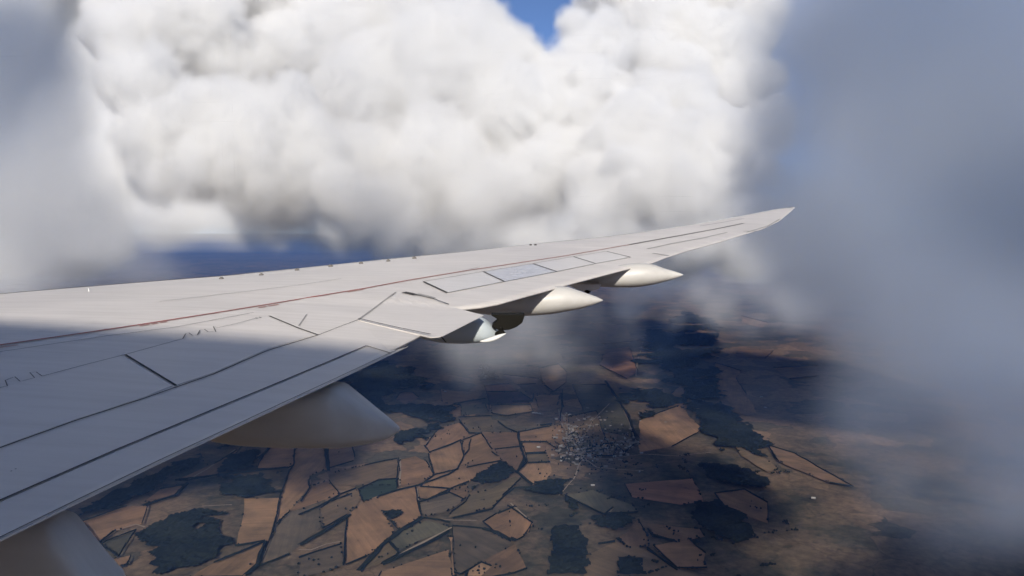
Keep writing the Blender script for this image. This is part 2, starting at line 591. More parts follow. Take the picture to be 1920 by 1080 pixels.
# ------------------------------------------------------------------ ground
def ground_material():
    m, nt, b = new_mat('farmland')
    tc = nt.nodes.new('ShaderNodeTexCoord')
    big = noise_node(nt, 0.00035, 7, 0.62)
    mid = noise_node(nt, 0.0022, 8, 0.65)
    fine = noise_node(nt, 0.02, 6, 0.7)
    warp = nt.nodes.new('ShaderNodeVectorMath')
    warp.operation = 'MULTIPLY_ADD'
    wn_ = noise_node(nt, 0.003, 4, 0.6)
    nt.links.new(wn_.outputs['Color'], warp.inputs[0])
    warp.inputs[1].default_value = (420, 420, 0)
    nt.links.new(tc.outputs['Object'], warp.inputs[2])
    vor = nt.nodes.new('ShaderNodeTexVoronoi')
    vor.inputs['Scale'].default_value = 0.0034
    vor.inputs['Randomness'].default_value = 0.9
    nt.links.new(warp.outputs[0], vor.inputs['Vector'])
    edge = nt.nodes.new('ShaderNodeTexVoronoi')
    edge.feature = 'DISTANCE_TO_EDGE'
    edge.inputs['Scale'].default_value = 0.0034
    edge.inputs['Randomness'].default_value = 0.9
    nt.links.new(warp.outputs[0], edge.inputs['Vector'])
    sep = nt.nodes.new('ShaderNodeSeparateColor')
    nt.links.new(vor.outputs['Color'], sep.inputs[0])
    fields = ramp(nt, sep.outputs[0], [(0.0, (0.058, 0.056, 0.040)), (0.25, (0.105, 0.084, 0.055)), (0.5, (0.155, 0.106, 0.065)), (0.75, (0.185, 0.122, 0.074)), (1.0, (0.235, 0.152, 0.09))])
    scrub = ramp(nt, mid.outputs[0], [(0.33, (0.018, 0.022, 0.018)), (0.44, (0.055, 0.050, 0.034)), (0.54, (0.115, 0.085, 0.054)), (0.68, (0.16, 0.108, 0.066))])
    sel = ramp(nt, big.outputs[0], [(0.43, (0, 0, 0)), (0.50, (1, 1, 1))])
    c = mix(nt, scrub.outputs[0], fields.outputs[0], sel.outputs[0])
    hed = ramp(nt, edge.outputs['Distance'], [(0.0, (0.3, 0.35, 0.3)), (0.035, (1, 1, 1))])
    c = mix(nt, c, hed.outputs[0], 0.45, 'MULTIPLY')
    fr = ramp(nt, fine.outputs[0], [(0.3, (0.55, 0.55, 0.55)), (0.7, (1.3, 1.3, 1.3))])
    c = mix(nt, c, fr.outputs[0], 1.0, 'MULTIPLY')
    nt.links.new(c, b.inputs['Base Color'])
    b.inputs['Roughness'].default_value = 1.0
    b.inputs['Specular IOR Level'].default_value = 0.1
    return m


M_GROUND = ground_material()
gs = 170000.0
tag(mesh_obj('ground', [(-gs, -25000, GZ), (gs, -25000, GZ), (gs, gs, GZ), (-gs, gs, GZ)], [(0, 1, 2, 3)], M_GROUND), 'dark brown and green farmland far below the wing', 'ground', kind='structure')


def c4(*p):
    return [(120 + x / 3.556, 780 + y / 3.556) for x, y in p]


def c5(*p):
    return [(600 + x / 4, 640 + y / 4) for x, y in p]


def c6(*p):
    return [(560 + x / 3.84, 830 + y / 3.84) for x, y in p]


def c8(*p):
    return [(960 + x / 2.842, 700 + y / 2.842) for x, y in p]


def r3(*p):
    return [(960 + x / 2, 540 + y / 2) for x, y in p]


BR, BB, BD = (0.238, 0.142, 0.080), (0.262, 0.160, 0.088), (0.190, 0.118, 0.069)     # ploughed browns
RD, GB, GD = (0.210, 0.112, 0.070), (0.158, 0.110, 0.067), (0.118, 0.092, 0.064)
OL, GG, DG, MR, TN = (0.142, 0.106, 0.062), (0.100, 0.090, 0.060), (0.034, 0.048, 0.034), (0.070, 0.040, 0.036), (0.30, 0.19, 0.11)
FIELDS = [
    (BR, c4((115, 705), (420, 600), (560, 600), (520, 720), (330, 770), (225, 850))),
    (BR, c4((530, 570), (640, 490), (800, 460), (740, 530), (620, 570))),
    (BD, c4((740, 430), (1000, 320), (1150, 230), (1190, 200), (1020, 395), (830, 430))),
    (BR, c4((1280, 355), (1340, 250), (1380, 190), (1540, 190), (1530, 330), (1500, 345))),
    (BB, c4((1560, 190), (1740, 190), (1750, 355), (1640, 400), (1640, 470), (1500, 640), (1400, 740), (1430, 600), (1500, 370))),
    (BR, c4((1760, 190), (1930, 190), (1930, 300), (1770, 350))),
    (BB, c4((1200, 550), (1440, 545), (1420, 650), (1370, 830), (1150, 860), (1190, 690))),
    (BB, c4((840, 1077), (1000, 980), (1340, 840), (1290, 990), (1190, 1077))),
    (BR, c4((1650, 470), (1760, 430), (1840, 520), (1500, 640))),
    (GD, c4((1500, 640), (1700, 600), (1710, 740), (1500, 920), (1300, 1000), (1380, 800), (1400, 740))),
    (GB, c4((1720, 590), (1920, 520), (1920, 650), (1730, 760))),
    (GG, c4((250, 850), (480, 760), (420, 850), (360, 940), (260, 870))),
    (BD, c4((300, 960), (440, 930), (420, 990), (340, 1020))),
    (RD, c5((570, 430), (600, 385), (690, 380), (740, 420), (640, 470))),
    (RD, c5((1230, 330), (1420, 320), (1490, 375), (1250, 380))),
    (MR, c5((1250, 385), (1500, 380), (1590, 440), (1560, 465), (1270, 465))),
    (BR, c5((1370, 250), (1640, 280), (1620, 320), (1480, 325))),
    (BR, c5((1640, 200), (1790, 170), (1850, 230), (1845, 310), (1750, 380), (1670, 310))),
    (GB, c5((1490, 330), (1660, 320), (1740, 400), (1560, 400))),
    (GB, c5((1280, 480), (1580, 475), (1600, 530), (1400, 560), (1290, 540))),
    (BD, c5((1610, 410), (1800, 400), (1780, 480), (1640, 500))),
    (GG, c5((1060, 480), (1240, 470), (1260, 530), (1060, 560))),
    (BD, c5((900, 370), (1220, 380), (1180, 430), (1000, 470), (920, 460))),
    (BR, c5((860, 690), (920, 640), (1050, 610), (1120, 690), (1060, 740), (820, 835), (790, 790))),
    (OL, c5((1040, 570), (1280, 560), (1300, 640), (1200, 690), (1120, 690))),
    (BB, c5((810, 840), (1060, 745), (1085, 850), (1030, 960), (860, 1000))),
    (BB, c5((1070, 740), (1210, 690), (1290, 810), (1360, 890), (1340, 950), (1310, 965), (1100, 1060), (1000, 1110), (750, 1090), (860, 1000), (1030, 965), (1085, 850))),
    (BD, c5((1210, 690), (1480, 680), (1500, 790), (1290, 810))),
    (BB, c5((1490, 680), (1700, 640), (1810, 625), (1820, 740), (1770, 800), (1700, 755), (1510, 750))),
    (BR, c5((1510, 760), (1700, 755), (1690, 830), (1540, 840))),
    (OL, c5((1545, 845), (1700, 840), (1720, 905), (1560, 910))),
    (BB, c5((1490, 990), (1560, 920), (1720, 910), (1740, 980), (1690, 1060), (1600, 1080))),
    (BD, c5((1310, 810), (1500, 790), (1520, 850), (1550, 910), (1480, 980), (1360, 890))),
    (GB, c5((330, 930), (580, 880), (600, 960), (580, 1080), (80, 1080), (60, 1000), (200, 960))),
    (BR, c5((600, 890), (720, 860), (800, 900), (850, 1000), (750, 1060), (600, 1080))),
    (BB, c6((860, 320), (1210, 180), (1450, 130), (1410, 200), (1230, 280), (1080, 340), (930, 410), (870, 410))),
    (GB, c6((160, 470), (290, 380), (410, 330), (450, 400), (350, 520), (170, 620))),
    (DG, c6((430, 340), (580, 270), (700, 260), (710, 330), (570, 400), (460, 420))),
    (BR, c6((350, 530), (450, 440), (640, 360), (840, 320), (860, 440), (885, 530), (720, 630), (660, 560), (740, 510), (600, 510), (690, 640), (600, 740), (480, 820), (340, 880), (340, 700))),
    (GD, c6((870, 430), (1080, 360), (1190, 410), (1060, 500), (920, 530), (880, 500))),
    (BD, c6((1100, 330), (1220, 300), (1210, 390), (1190, 410), (1080, 360))),
    (OL, c6((1230, 380), (1390, 330), (1560, 240), (1600, 260), (1470, 380), (1400, 460), (1250, 500), (1080, 540), (1100, 500), (1200, 430))),
    (BR, c6((1330, 570), (1430, 510), (1560, 460), (1680, 580), (1650, 650), (1560, 710), (1420, 650))),
    (GD, c6((1110, 600), (1340, 620), (1420, 660), (1540, 720), (1320, 860), (1170, 950), (1120, 940))),
    (OL, c6((450, 920), (560, 770), (650, 710), (720, 800), (600, 870))),
    (BD, c6((600, 930), (1080, 770), (1100, 970), (580, 970))),
    (TN, c6((1080, 680), (1110, 680), (1132, 970), (1104, 970))),
    (BD, c6((1210, 930), (1320, 860), (1560, 730), (1640, 910), (1560, 940), (1390, 970), (1200, 970))),
    (TN, c6((1220, 930), (1310, 860), (1390, 890), (1300, 970), (1205, 970))),
    (GD, c6((0, 830), (300, 730), (320, 880), (200, 930), (0, 970))),
    (GG, c6((920, 560), (1000, 580), (1090, 610), (720, 780), (660, 710), (740, 640))),
    (BR, c8((680, 250), (890, 170), (970, 250), (1020, 300), (850, 390), (680, 420))),
    (GG, c8((280, 650), (430, 620), (640, 700), (670, 740), (480, 750))),
    (RD, c8((600, 590), (960, 560), (1020, 680), (900, 700), (640, 660))),
    (BR, c8((1080, 640), (1240, 620), (1364, 690), (1364, 800), (1250, 760), (1130, 710))),
    (BR, c8((750, 920), (940, 880), (1030, 960), (1040, 1040), (880, 1040))),
    (BD, c8((560, 880), (670, 780), (720, 860), (730, 920), (620, 930))),
    (BD, c8((720, 800), (1000, 830), (1030, 870), (880, 900), (750, 860))),
    (GB, c8((400, 970), (560, 900), (720, 940), (880, 1040), (1030, 1090), (380, 1090))),
    (BR, c8((-20, 705), (0, 720), (110, 800), (60, 870), (20, 890), (0, 880))),
    (GG, c8((320, 60), (500, 60), (560, 140), (640, 260), (640, 340), (450, 300), (380, 200))),
    (GB, c8((300, 230), (450, 200), (480, 300), (520, 400), (400, 420), (300, 330))),
    (BD, c8((800, 160), (900, 60), (960, 150), (900, 175), (840, 190))),
    (BR, r3((760, 280), (860, 310), (840, 340), (880, 400), (920, 470), (850, 470), (770, 380))),
    (BD, r3((850, 220), (980, 235), (950, 265), (840, 260))),
    (BD, r3((650, 150), (730, 160), (720, 180), (650, 185))),
    (BR, r3((860, 105), (960, 130), (940, 150), (860, 130))),
    (BD, r3((980, 300), (1150, 290), (1150, 330), (1040, 340))),
    (RD, r3((350, 230), (440, 220), (470, 310), (430, 340), (330, 290))),
    (BD, r3((960, 590), (1060, 620), (1280, 745), (1190, 730), (1000, 650))),
    (GB, r3((820, 560), (900, 590), (1000, 680), (960, 690), (860, 630))),
    (GB, r3((40, 250), (180, 240), (200, 270), (120, 300), (60, 290))),
    (BD, r3((300, 130), (430, 140), (450, 200), (340, 210))),
    (GG, c8((300, 330), (340, 310), (400, 400), (390, 450), (330, 450), (290, 400))), (OL, c8((430, 390), (520, 370), (560, 390), (540, 440), (450, 440))), (GG, c8((380, 360), (420, 350), (430, 400), (395, 410))),
    (TN, c8((330, 345), (352, 340), (366, 372), (340, 378))), (TN, c8((470, 388), (500, 378), (535, 376), (500, 398))), (TN, c8((300, 395), (325, 392), (330, 412), (306, 416))), (OL, c8((560, 330), (630, 320), (650, 380), (600, 420), (560, 390))),
]


def rough_edge(poly3, step=70, amp=9, seed=0):
    out = []
    for a, b in zip(poly3, poly3[1:] + poly3[:1]):
        L = (b - a).length
        st = max(step, L / 24)
        n = max(1, int(L / st))
        s = Vector((-(b - a).y, (b - a).x, 0)).normalized()
        for i in range(n):
            p = a.lerp(b, i / n)
            k = mnoise.noise(Vector((p.x * .006, p.y * .006, seed))) * amp * 2
            if 0 < i:
                p = p + s * k
            out.append(p)
    return out


fm, nt, b = new_mat('ploughed_fields')
va = nt.nodes.new('ShaderNodeVertexColor')
va.layer_name = 'field_colour'
n1 = noise_node(nt, 0.006, 6, 0.62)
n2 = noise_node(nt, 0.05, 4, 0.7, coord='UV', stretch=(1, 0.05, 1))
n4 = noise_node(nt, 0.0045, 3, 0.5, coord='UV', stretch=(1, 0.25, 1))
a4 = ramp(nt, n4.outputs[0], [(0.46, (0.80, 0.82, 0.82)), (0.50, (1.06, 1.05, 1.04))])
a1 = ramp(nt, n1.outputs[0], [(0.3, (0.62, 0.66, 0.68)), (0.5, (0.95, 0.95, 0.95)), (0.72, (1.18, 1.13, 1.08))])
a2 = ramp(nt, n2.outputs[0], [(0.3, (0.76, 0.77, 0.78)), (0.7, (1.16, 1.15, 1.13))])
c = mix(nt, va.outputs[0], a1.outputs[0], 1.0, 'MULTIPLY')
c = mix(nt, c, a2.outputs[0], 0.9, 'MULTIPLY')
c = mix(nt, c, a4.outputs[0], 0.8, 'MULTIPLY')
n3 = noise_node(nt, 0.011, 5, 0.75)
sp = ramp(nt, n3.outputs[0], [(0.28, (0.25, 0.28, 0.25)), (0.36, (1, 1, 1))])
c = mix(nt, c, sp.outputs[0], 0.8, 'MULTIPLY')
nt.links.new(c, b.inputs['Base Color'])
b.inputs['Roughness'].default_value = 1
b.inputs['Specular IOR Level'].default_value = 0.1

bm = bmesh.new()
fl = bm.loops.layers.float_color.new('field_colour')
uvl = bm.loops.layers.uv.new('rows')
for i, (col, poly) in enumerate(FIELDS):
    P = [gpt(x, y, 0.5 + 0.15 * i) for x, y in poly]
    P = rough_edge(P, seed=i)
    try:
        f = bm.faces.new([bm.verts.new(p) for p in P])
    except ValueError:
        continue
    k = random.uniform(0.82, 1.12)
    e = max(zip(P, P[1:] + P[:1]), key=lambda ab: (ab[1] - ab[0]).length)
    e = (e[1] - e[0]).normalized()
    ox, oy = random.uniform(-9000, 9000), random.uniform(-9000, 9000)
    for lp in f.loops:
        lp[uvl].uv = (-lp.vert.co.x * e.y + lp.vert.co.y * e.x + ox, lp.vert.co.x * e.x + lp.vert.co.y * e.y + oy)
        lp[fl] = (col[0] * k, col[1] * k, col[2] * k, 1)
bmesh.ops.triangulate(bm, faces=bm.faces)
bm.normal_update()
for f in bm.faces:
    if f.normal.z < 0:
        f.normal_flip()
me = bpy.data.meshes.new('fields')
bm.to_mesh(me)
bm.free()
me.materials.append(fm)
tag(link(bpy.data.objects.new('fields', me)), 'patchwork of brown ploughed and olive fields below the wing', 'fields', kind='structure')


def strips(name, lines, width, mat, up, label, cat, kind, wob=8, tall=0.0):
    V, F = [], []
    for q, ln in enumerate(lines):
        w = width
        if isinstance(ln, tuple):
            ln, w = ln[0], ln[1] * 0.75
        P = [gpt(x, y, up) for x, y in ln]
        pts = []
        for a, b_ in zip(P, P[1:]):
            n = max(1, int((b_ - a).length / 60))
            pts += [a.lerp(b_, i / n) for i in range(n)]
        pts.append(P[-1])
        base = len(V)
        for i, p in enumerate(pts):
            t = pts[min(i + 1, len(pts) - 1)] - pts[max(i - 1, 0)]
            s = Vector((-t.y, t.x, 0)).normalized()
            p = p + s * wob * mnoise.noise(Vector((p.x * .008, p.y * .008, 3 + q)))
            ww = w * (1 + 0.6 * mnoise.noise(Vector((p.x * .02, p.y * .02, q))))
            z = Vector((0, 0, tall * (1 + 0.5 * mnoise.noise(Vector((p.x * .03, p.y * .03, q))))))
            V += [p - s * ww / 2, p - s * ww * 0.3 + z, p + s * ww * 0.3 + z, p + s * ww / 2]
        for i in range(len(pts) - 1):
            k = base + 4 * i
            for j in range(3):
                F.append((k + j, k + j + 1, k + 4 + j + 1, k + 4 + j)[::-1])
    return tag(mesh_obj(name, V, F, mat), label, cat, kind=kind)


M_WOOD, nt, b = new_mat('woodland_canopy')
n1 = noise_node(nt, 0.004, 6, 0.6)
n2 = noise_node(nt, 0.05, 6, 0.7)
a1 = ramp(nt, n1.outputs[0], [(0.35, (0.006, 0.009, 0.010)), (0.65, (0.018, 0.022, 0.017))])
a2 = ramp(nt, n2.outputs[0], [(0.3, (0.6, 0.6, 0.6)), (0.7, (1.3, 1.3, 1.3))])
nt.links.new(mix(nt, a1.outputs[0], a2.outputs[0], 1.0, 'MULTIPLY'), b.inputs['Base Color'])
b.inputs['Roughness'].default_value = 1
b.inputs['Specular IOR Level'].default_value = 0.05
M_TRACK = flat_mat('pale_track', (0.26, 0.20, 0.14), 1.0)

HEDGES = [
    (c6((430, 930), (600, 740), (740, 630), (890, 540)), 34), c6((325, 890), (335, 700), (345, 560)), (c6((195, 20), (205, 120), (215, 210)), 30), c6((388, 30), (400, 110)),
    c6((720, 110), (712, 220), (710, 325)), c6((930, 80), (955, 160), (975, 225)), c6((1170, 0), (1190, 95), (1140, 190), (1080, 230), (860, 310), (730, 340), (570, 390)),
    c6((845, 320), (860, 450), (885, 530)), c6((900, 540), (1020, 560), (1090, 575)), c6((1110, 545), (1250, 515), (1390, 480), (1480, 380), (1560, 325), (1690, 320)),
    (c6((1490, 160), (1590, 225), (1690, 305)), 26), c6((1590, 0), (1610, 70), (1640, 130), (1590, 190)), (c6((1330, 620), (1430, 650), (1540, 710)), 26), c6((650, 705), (730, 800)),
    c6((10, 430), (80, 325), (70, 270)), c6((0, 520), (150, 460), (290, 380)), (c6((0, 740), (180, 640), (370, 520)), 26), (c6((600, 880), (900, 740), (1080, 640)), 24),
    c5((785, 780), (820, 832), (940, 790), (1060, 740)), c5((1050, 740), (1080, 850)), c5((1130, 735), (1115, 810), (1085, 855)), c5((1290, 830), (1330, 862)), c5((1040, 585), (1120, 690)),
    (c5((1000, 470), (1170, 440), (1240, 430)), 24), c5((1270, 465), (1265, 530)), (c5((1490, 680), (1500, 780), (1530, 870), (1490, 960), (1478, 985)), 22), c5((1510, 755), (1700, 755)),
    c5((1650, 630), (1740, 620)), (c5((1815, 390), (1815, 470), (1825, 500)), 22), c5((1330, 600), (1400, 650), (1480, 685)), c5((1690, 330), (1750, 380)),
    c5((1540, 840), (1690, 832)), c5((1560, 912), (1720, 906)), (c4((1380, 195), (1340, 245), (1290, 290)), 30), c4((1540, 200), (1530, 330), (1500, 370), (1450, 500), (1420, 640), (1390, 780)),
    (c4((740, 430), (1020, 395), (1480, 345)), 20), (c4((520, 600), (640, 560), (740, 530), (820, 450)), 26), c4((1140, 870), (1340, 830)), (c4((1200, 1067), (1290, 990), (1340, 840)), 26),
    c4((225, 850), (330, 770)), c8((0, 150), (110, 150), (115, 110)), c8((270, 90), (262, 200), (255, 260)), (c8((500, 40), (570, 150), (620, 220), (640, 290), (665, 340)), 30),
    c8((720, 830), (750, 870), (870, 890)), c8((720, 930), (780, 980), (880, 1050)), c8((460, 910), (550, 900)), c8((1080, 640), (1130, 710), (1250, 770)), c8((500, 745), (540, 715)),
]
hr = random.Random(8)
for col, poly in FIELDS:
    for a, b_ in zip(poly, poly[1:] + poly[:1]):
        if hr.random() < 0.42:
            HEDGES.append(([a, b_], 4.5))
strips('hedgerows', HEDGES, 8, M_WOOD, 14.0, 'thin dark hedgerows between the brown fields', 'hedges', 'stuff', tall=7)
TRACKS = [
    c6((0, 770), (90, 770), (200, 730), (300, 712)), (c6((720, 803), (900, 715), (1105, 608)), 16), c6((930, 408), (860, 412), (852, 330)), c6((1010, 555), (1280, 560)), c6((600, 500), (745, 492)),
    c4((225, 845), (330, 765), (480, 720), (540, 740)), c4((920, 600), (1120, 590)), (c4((820, 430), (960, 350), (1140, 225)), 10), c5((600, 1080), (600, 880)), c5((1790, 510), (1805, 580)),
    c8((500, 40), (555, 130), (600, 205), (635, 285), (650, 340)), c8((470, 400), (500, 375), (540, 370)), c8((620, 350), (640, 400)), c8((700, 430), (880, 440), (1060, 420)),
    (c8((262, 210), (300, 300), (345, 390), (372, 450)), 12), (c8((250, 430), (345, 400), (470, 395), (560, 385), (660, 370)), 12), (c8((372, 450), (520, 455), (700, 430)), 10), (c8((345, 390), (390, 330), (430, 250), (520, 160)), 9), (c8((372, 450), (330, 560), (250, 650)), 9),
    c8((240, 600), (330, 590)), c8((520, 740), (540, 715)), r3((495, 185), (470, 280), (465, 330)), r3((350, 340), (400, 420), (450, 520)), c8((-10, 690), (110, 800)), c8((250, 200), (260, 260), (320, 350), (360, 430), (450, 500), (700, 520)),
]
strips('tracks', TRACKS, 9, M_TRACK, 12.5, 'pale farm tracks crossing the fields', 'road', 'structure')

# ---- woods: ragged canopy sheets
WOODS = [
    ('broad dark wood below the trailing edge at the lower left', c4((560, 780), (700, 680), (900, 640), (1080, 680), (1130, 870), (850, 1030), (500, 1080), (350, 1010))),
    ('small dark square wood beside the brown fields under the near fairing', c4((1100, 280), (1250, 240), (1310, 250), (1270, 360), (1020, 395))),
    ('dark scrubby wood strip above the bright brown field', c4((830, 450), (1480, 380), (1440, 540), (1050, 550), (900, 530), (760, 530))),
    ('dark wood running along the wing edge', c4((100, 640), (560, 420), (960, 250), (1140, 190), (900, 330), (640, 470), (400, 590), (110, 690))),
    ('dark wood behind the pointed near fairing', c5((160, 290), (420, 160), (700, 200), (850, 370), (560, 380), (470, 520), (300, 420))),
    ('dark wood patch beyond the tip of the near fairing', c5((500, 500), (690, 480), (1050, 490), (1000, 580), (860, 680), (640, 560), (500, 560))),
    ('small dark wood left of the brown field row', c5((730, 670), (860, 690), (790, 760), (560, 800), (540, 720))),
    ('round dark copse in the far field', c5((1180, 190), (1250, 190), (1370, 300), (1200, 310))),
    ('dark wood wedge between two brown fields', c6((1240, 290), (1440, 150), (1500, 160), (1570, 230), (1390, 310), (1240, 370))),
    ('hook-shaped copse in the olive field', c6((600, 510), (740, 505), (750, 540), (690, 570), (720, 625), (690, 635), (660, 570))),
    ('long dark wood on the right hillside', c8((960, 700), (1100, 690), (1250, 790), (1290, 900), (1180, 930), (1000, 830))),
    ('tall dark wood at the bottom of the view', c8((200, 850), (420, 820), (400, 950), (400, 1090), (190, 1090), (220, 930))),
    ('dark wood below the village', c8((280, 670), (500, 765), (690, 780), (560, 850), (400, 830))),
    ('dark wood above the big brown field', c8((570, 90), (760, 90), (960, 170), (880, 170), (700, 250), (560, 150))),
    ('great dark forest right of the village', c8((900, 40), (1080, 50), (1120, 170), (1300, 300), (1364, 460), (1100, 400), (980, 250))),
    ('dim dark wood on the right slope', c8((1000, 490), (1150, 500), (1364, 570), (1364, 640), (1080, 580))),
    ('farthest dark forest under the cloud edge', r3((500, 180), (650, 90), (760, 130), (780, 270), (760, 400), (700, 480), (560, 300), (480, 290))),
    ('dark wood at the lower right edge', c8((560, 1000), (700, 1010), (720, 1090), (560, 1090))),
    ('dark narrow wood by the village fields', c8((120, 590), (330, 580), (270, 640), (200, 660), (60, 640))),
]


def inside(p, poly):
    c_ = False
    j = len(poly) - 1
    for i in range(len(poly)):
        xi, yi, xj, yj = poly[i].x, poly[i].y, poly[j].x, poly[j].y
        if (yi > p[1]) != (yj > p[1]) and p[0] < (xj - xi) * (p[1] - yi) / (yj - yi) + xi:
            c_ = not c_
        j = i
    return c_


for lab, poly in WOODS:
    P = [gpt(x, y) for x, y in poly]
    ext = max(p.x for p in P) - min(p.x for p in P)
    P = rough_edge(P, 45, min(130, 26 + ext * 0.055), seed=len(lab))
    x0, x1 = min(p.x for p in P), max(p.x for p in P)
    y0, y1 = min(p.y for p in P), max(p.y for p in P)
    g = max(13.0, math.sqrt((x1 - x0) * (y1 - y0) / 32000))
    nx, ny = int((x1 - x0) / g) + 1, int((y1 - y0) / g) + 1
    V, F, idx = [], [], {}

    def vert(i, j):
        if (i, j) not in idx:
            x, y = x0 + i * g, y0 + j * g
            jx = mnoise.noise(Vector((x * .021, y * .021, 1))) * g * .8
            jy = mnoise.noise(Vector((x * .021, y * .021, 9))) * g * .8
            h = 22 + 9 * mnoise.noise(Vector((x * .03, y * .03, 0))) + random.uniform(-3, 3)
            idx[(i, j)] = len(V)
            V.append((x + jx, y + jy, GZ + h))
        return idx[(i, j)]
    for i in range(nx):
        for j in range(ny):
            if inside((x0 + (i + .5) * g, y0 + (j + .5) * g), P):
                if mnoise.noise(Vector((i * g * .0030, j * g * .0022, len(lab)))) + 0.35 * mnoise.noise(Vector((i * g * .013, j * g * .013, 4))) < -0.30:
                    continue
                F.append((vert(i, j), vert(i + 1, j), vert(i + 1, j + 1), vert(i, j + 1)))
    if F:
        tag(mesh_obj('woodland', V, F, M_WOOD), lab, 'wood', kind='stuff')

# ---- scattered trees along field edges and in the village: small leafy domes, too many to count
V, F = [], []
tr = random.Random(21)
tree_px = []
for col, poly in FIELDS:
    for a, b_ in zip(poly, poly[1:] + poly[:1]):
        for q in range(tr.choice([0, 1, 2, 4, 6])):
            f = tr.random()
            tree_px.append((a[0] + (b_[0] - a[0]) * f + tr.gauss(0, .6), a[1] + (b_[1] - a[1]) * f + tr.gauss(0, .5)))
    if tr.random() < .5:
        cx, cy = sum(p[0] for p in poly) / len(poly), sum(p[1] for p in poly) / len(poly)
        tree_px += [(cx + tr.gauss(0, 14), cy + tr.gauss(0, 6)) for q in range(tr.choice([1, 2, 5]))]
tree_px += [(960 + tr.gauss(400, 110) / 2.842, 700 + tr.gauss(370, 80) / 2.842) for q in range(260)]
for q in range(45):
    cx, cy = tr.uniform(1000, 1500), tr.uniform(840, 1080)
    dx, dy = tr.gauss(0, 22), tr.gauss(0, 7)
    tree_px += [(cx + dx * f + tr.gauss(0, 1.5), cy + dy * f + tr.gauss(0, 1)) for f in [tr.random() for _ in range(tr.choice([4, 9, 16]))]]
for px, py in tree_px:
    c = gpt(px, py, 12)
    r, h = tr.uniform(3, 7.5), tr.uniform(6, 12)
    b0 = len(V)
    for lv, (rr_, hh) in enumerate(((.75, .12), (1, .5), (.6, .85))):
        for q in range(7):
            t = 2 * math.pi * (q + .5 * lv) / 7
            k = tr.uniform(.75, 1.2)
            V.append((c.x + r * rr_ * k * math.cos(t), c.y + r * rr_ * k * math.sin(t), c.z + h * hh * tr.uniform(.85, 1.1)))
    V.append((c.x, c.y, c.z + h))
    for lv in range(2):
        for q in range(7):
            F.append((b0 + lv * 7 + q, b0 + lv * 7 + (q + 1) % 7, b0 + lv * 7 + 7 + (q + 1) % 7, b0 + lv * 7 + 7 + q))
    for q in range(7):
        F.append((b0 + 14 + q, b0 + 14 + (q + 1) % 7, b0 + 21))
tag(mesh_obj('trees', V, F, M_WOOD), 'scattered dark trees along field edges and in the village', 'trees', kind='stuff')

# ---- village houses
M_WALL = flat_mat('pale_render', (0.20, 0.18, 0.155), 0.9)
M_ROOF = flat_mat('grey_tile_roof', (0.22, 0.18, 0.155), 0.9)
M_ROOFP = flat_mat('pale_sheet_roof', (0.30, 0.29, 0.27), 0.8)


def house_mesh(name, roofmat, w=22, d=12, h=6, r=5):
    V = [(-w / 2, -d / 2, 0), (w / 2, -d / 2, 0), (w / 2, d / 2, 0), (-w / 2, d / 2, 0), (-w / 2, -d / 2, h), (w / 2, -d / 2, h), (w / 2, d / 2, h), (-w / 2, d / 2, h),
         (-w / 2, 0, h + r), (w / 2, 0, h + r)]
    F = [(0, 1, 5, 4), (2, 3, 7, 6), (1, 2, 6, 9, 5), (3, 0, 4, 8, 7)]
    e = 1.0
    V += [(-w / 2 - e, -d / 2 - e, h - .6), (w / 2 + e, -d / 2 - e, h - .6), (w / 2 + e, d / 2 + e, h - .6), (-w / 2 - e, d / 2 + e, h - .6), (-w / 2 - e, 0, h + r + .4), (w / 2 + e, 0, h + r + .4)]
    F += [(10, 11, 15, 14), (12, 13, 14, 15)]
    me = bpy.data.meshes.new(name)
    me.from_pydata(V, [], F)
    me.materials.append(M_WALL)
    me.materials.append(roofmat)
    me.polygons[4].material_index = 1
    me.polygons[5].material_index = 1
    return me


HM = [house_mesh('village_house', M_ROOF), house_mesh('village_house', M_ROOFP), house_mesh('village_house', M_WALL, 30, 15, 7, 4)]
rng = random.Random(5)
spots = []
for k in range(300):
    cx, cy, sxr, syr = rng.choice([(340, 380, 70, 60), (340, 380, 70, 60), (380, 430, 70, 35), (520, 385, 80, 30), (460, 420, 110, 50), (630, 380, 50, 50), (420, 300, 150, 110), (310, 320, 40, 70), (480, 330, 150, 120)])
    spots.append((960 + rng.gauss(cx, sxr * .75) / 2.842, 700 + rng.gauss(cy, syr * .75) / 2.842))
proto = None
for k, (px, py) in enumerate(spots):
    p = gpt(px, py, 12.0)
    o = bpy.data.objects.new('village_house', HM[rng.choice([0, 0, 1, 2])])
    o.location = p
    o.rotation_euler = (0, 0, rng.uniform(0, 3.14))
    s = rng.uniform(0.45, 1.05)
    o.scale = (s, s, s)
    COL.objects.link(o)
    tag(o, 'tiny pale house in the cluster of the village below the wing tip', 'house', 'houses of the village')
for px, py in c5((940, 380), (890, 490), (1640, 545), (1600, 540), (1660, 548)) + c8((430, 600), (690, 428), (130, 215), (150, 218)) + r3((935, 410), (950, 450), (1130, 790)):
    o = bpy.data.objects.new('barn', HM[1])
    o.location = gpt(px, py, 12.0)
    o.scale = (0.95, 0.9, 0.9)
    o.rotation_euler = (0, 0, rng.uniform(-.3, .3))
    COL.objects.link(o)
    tag(o, 'lone white-roofed barn standing apart among the open fields', 'barn', 'barns scattered over the fields')


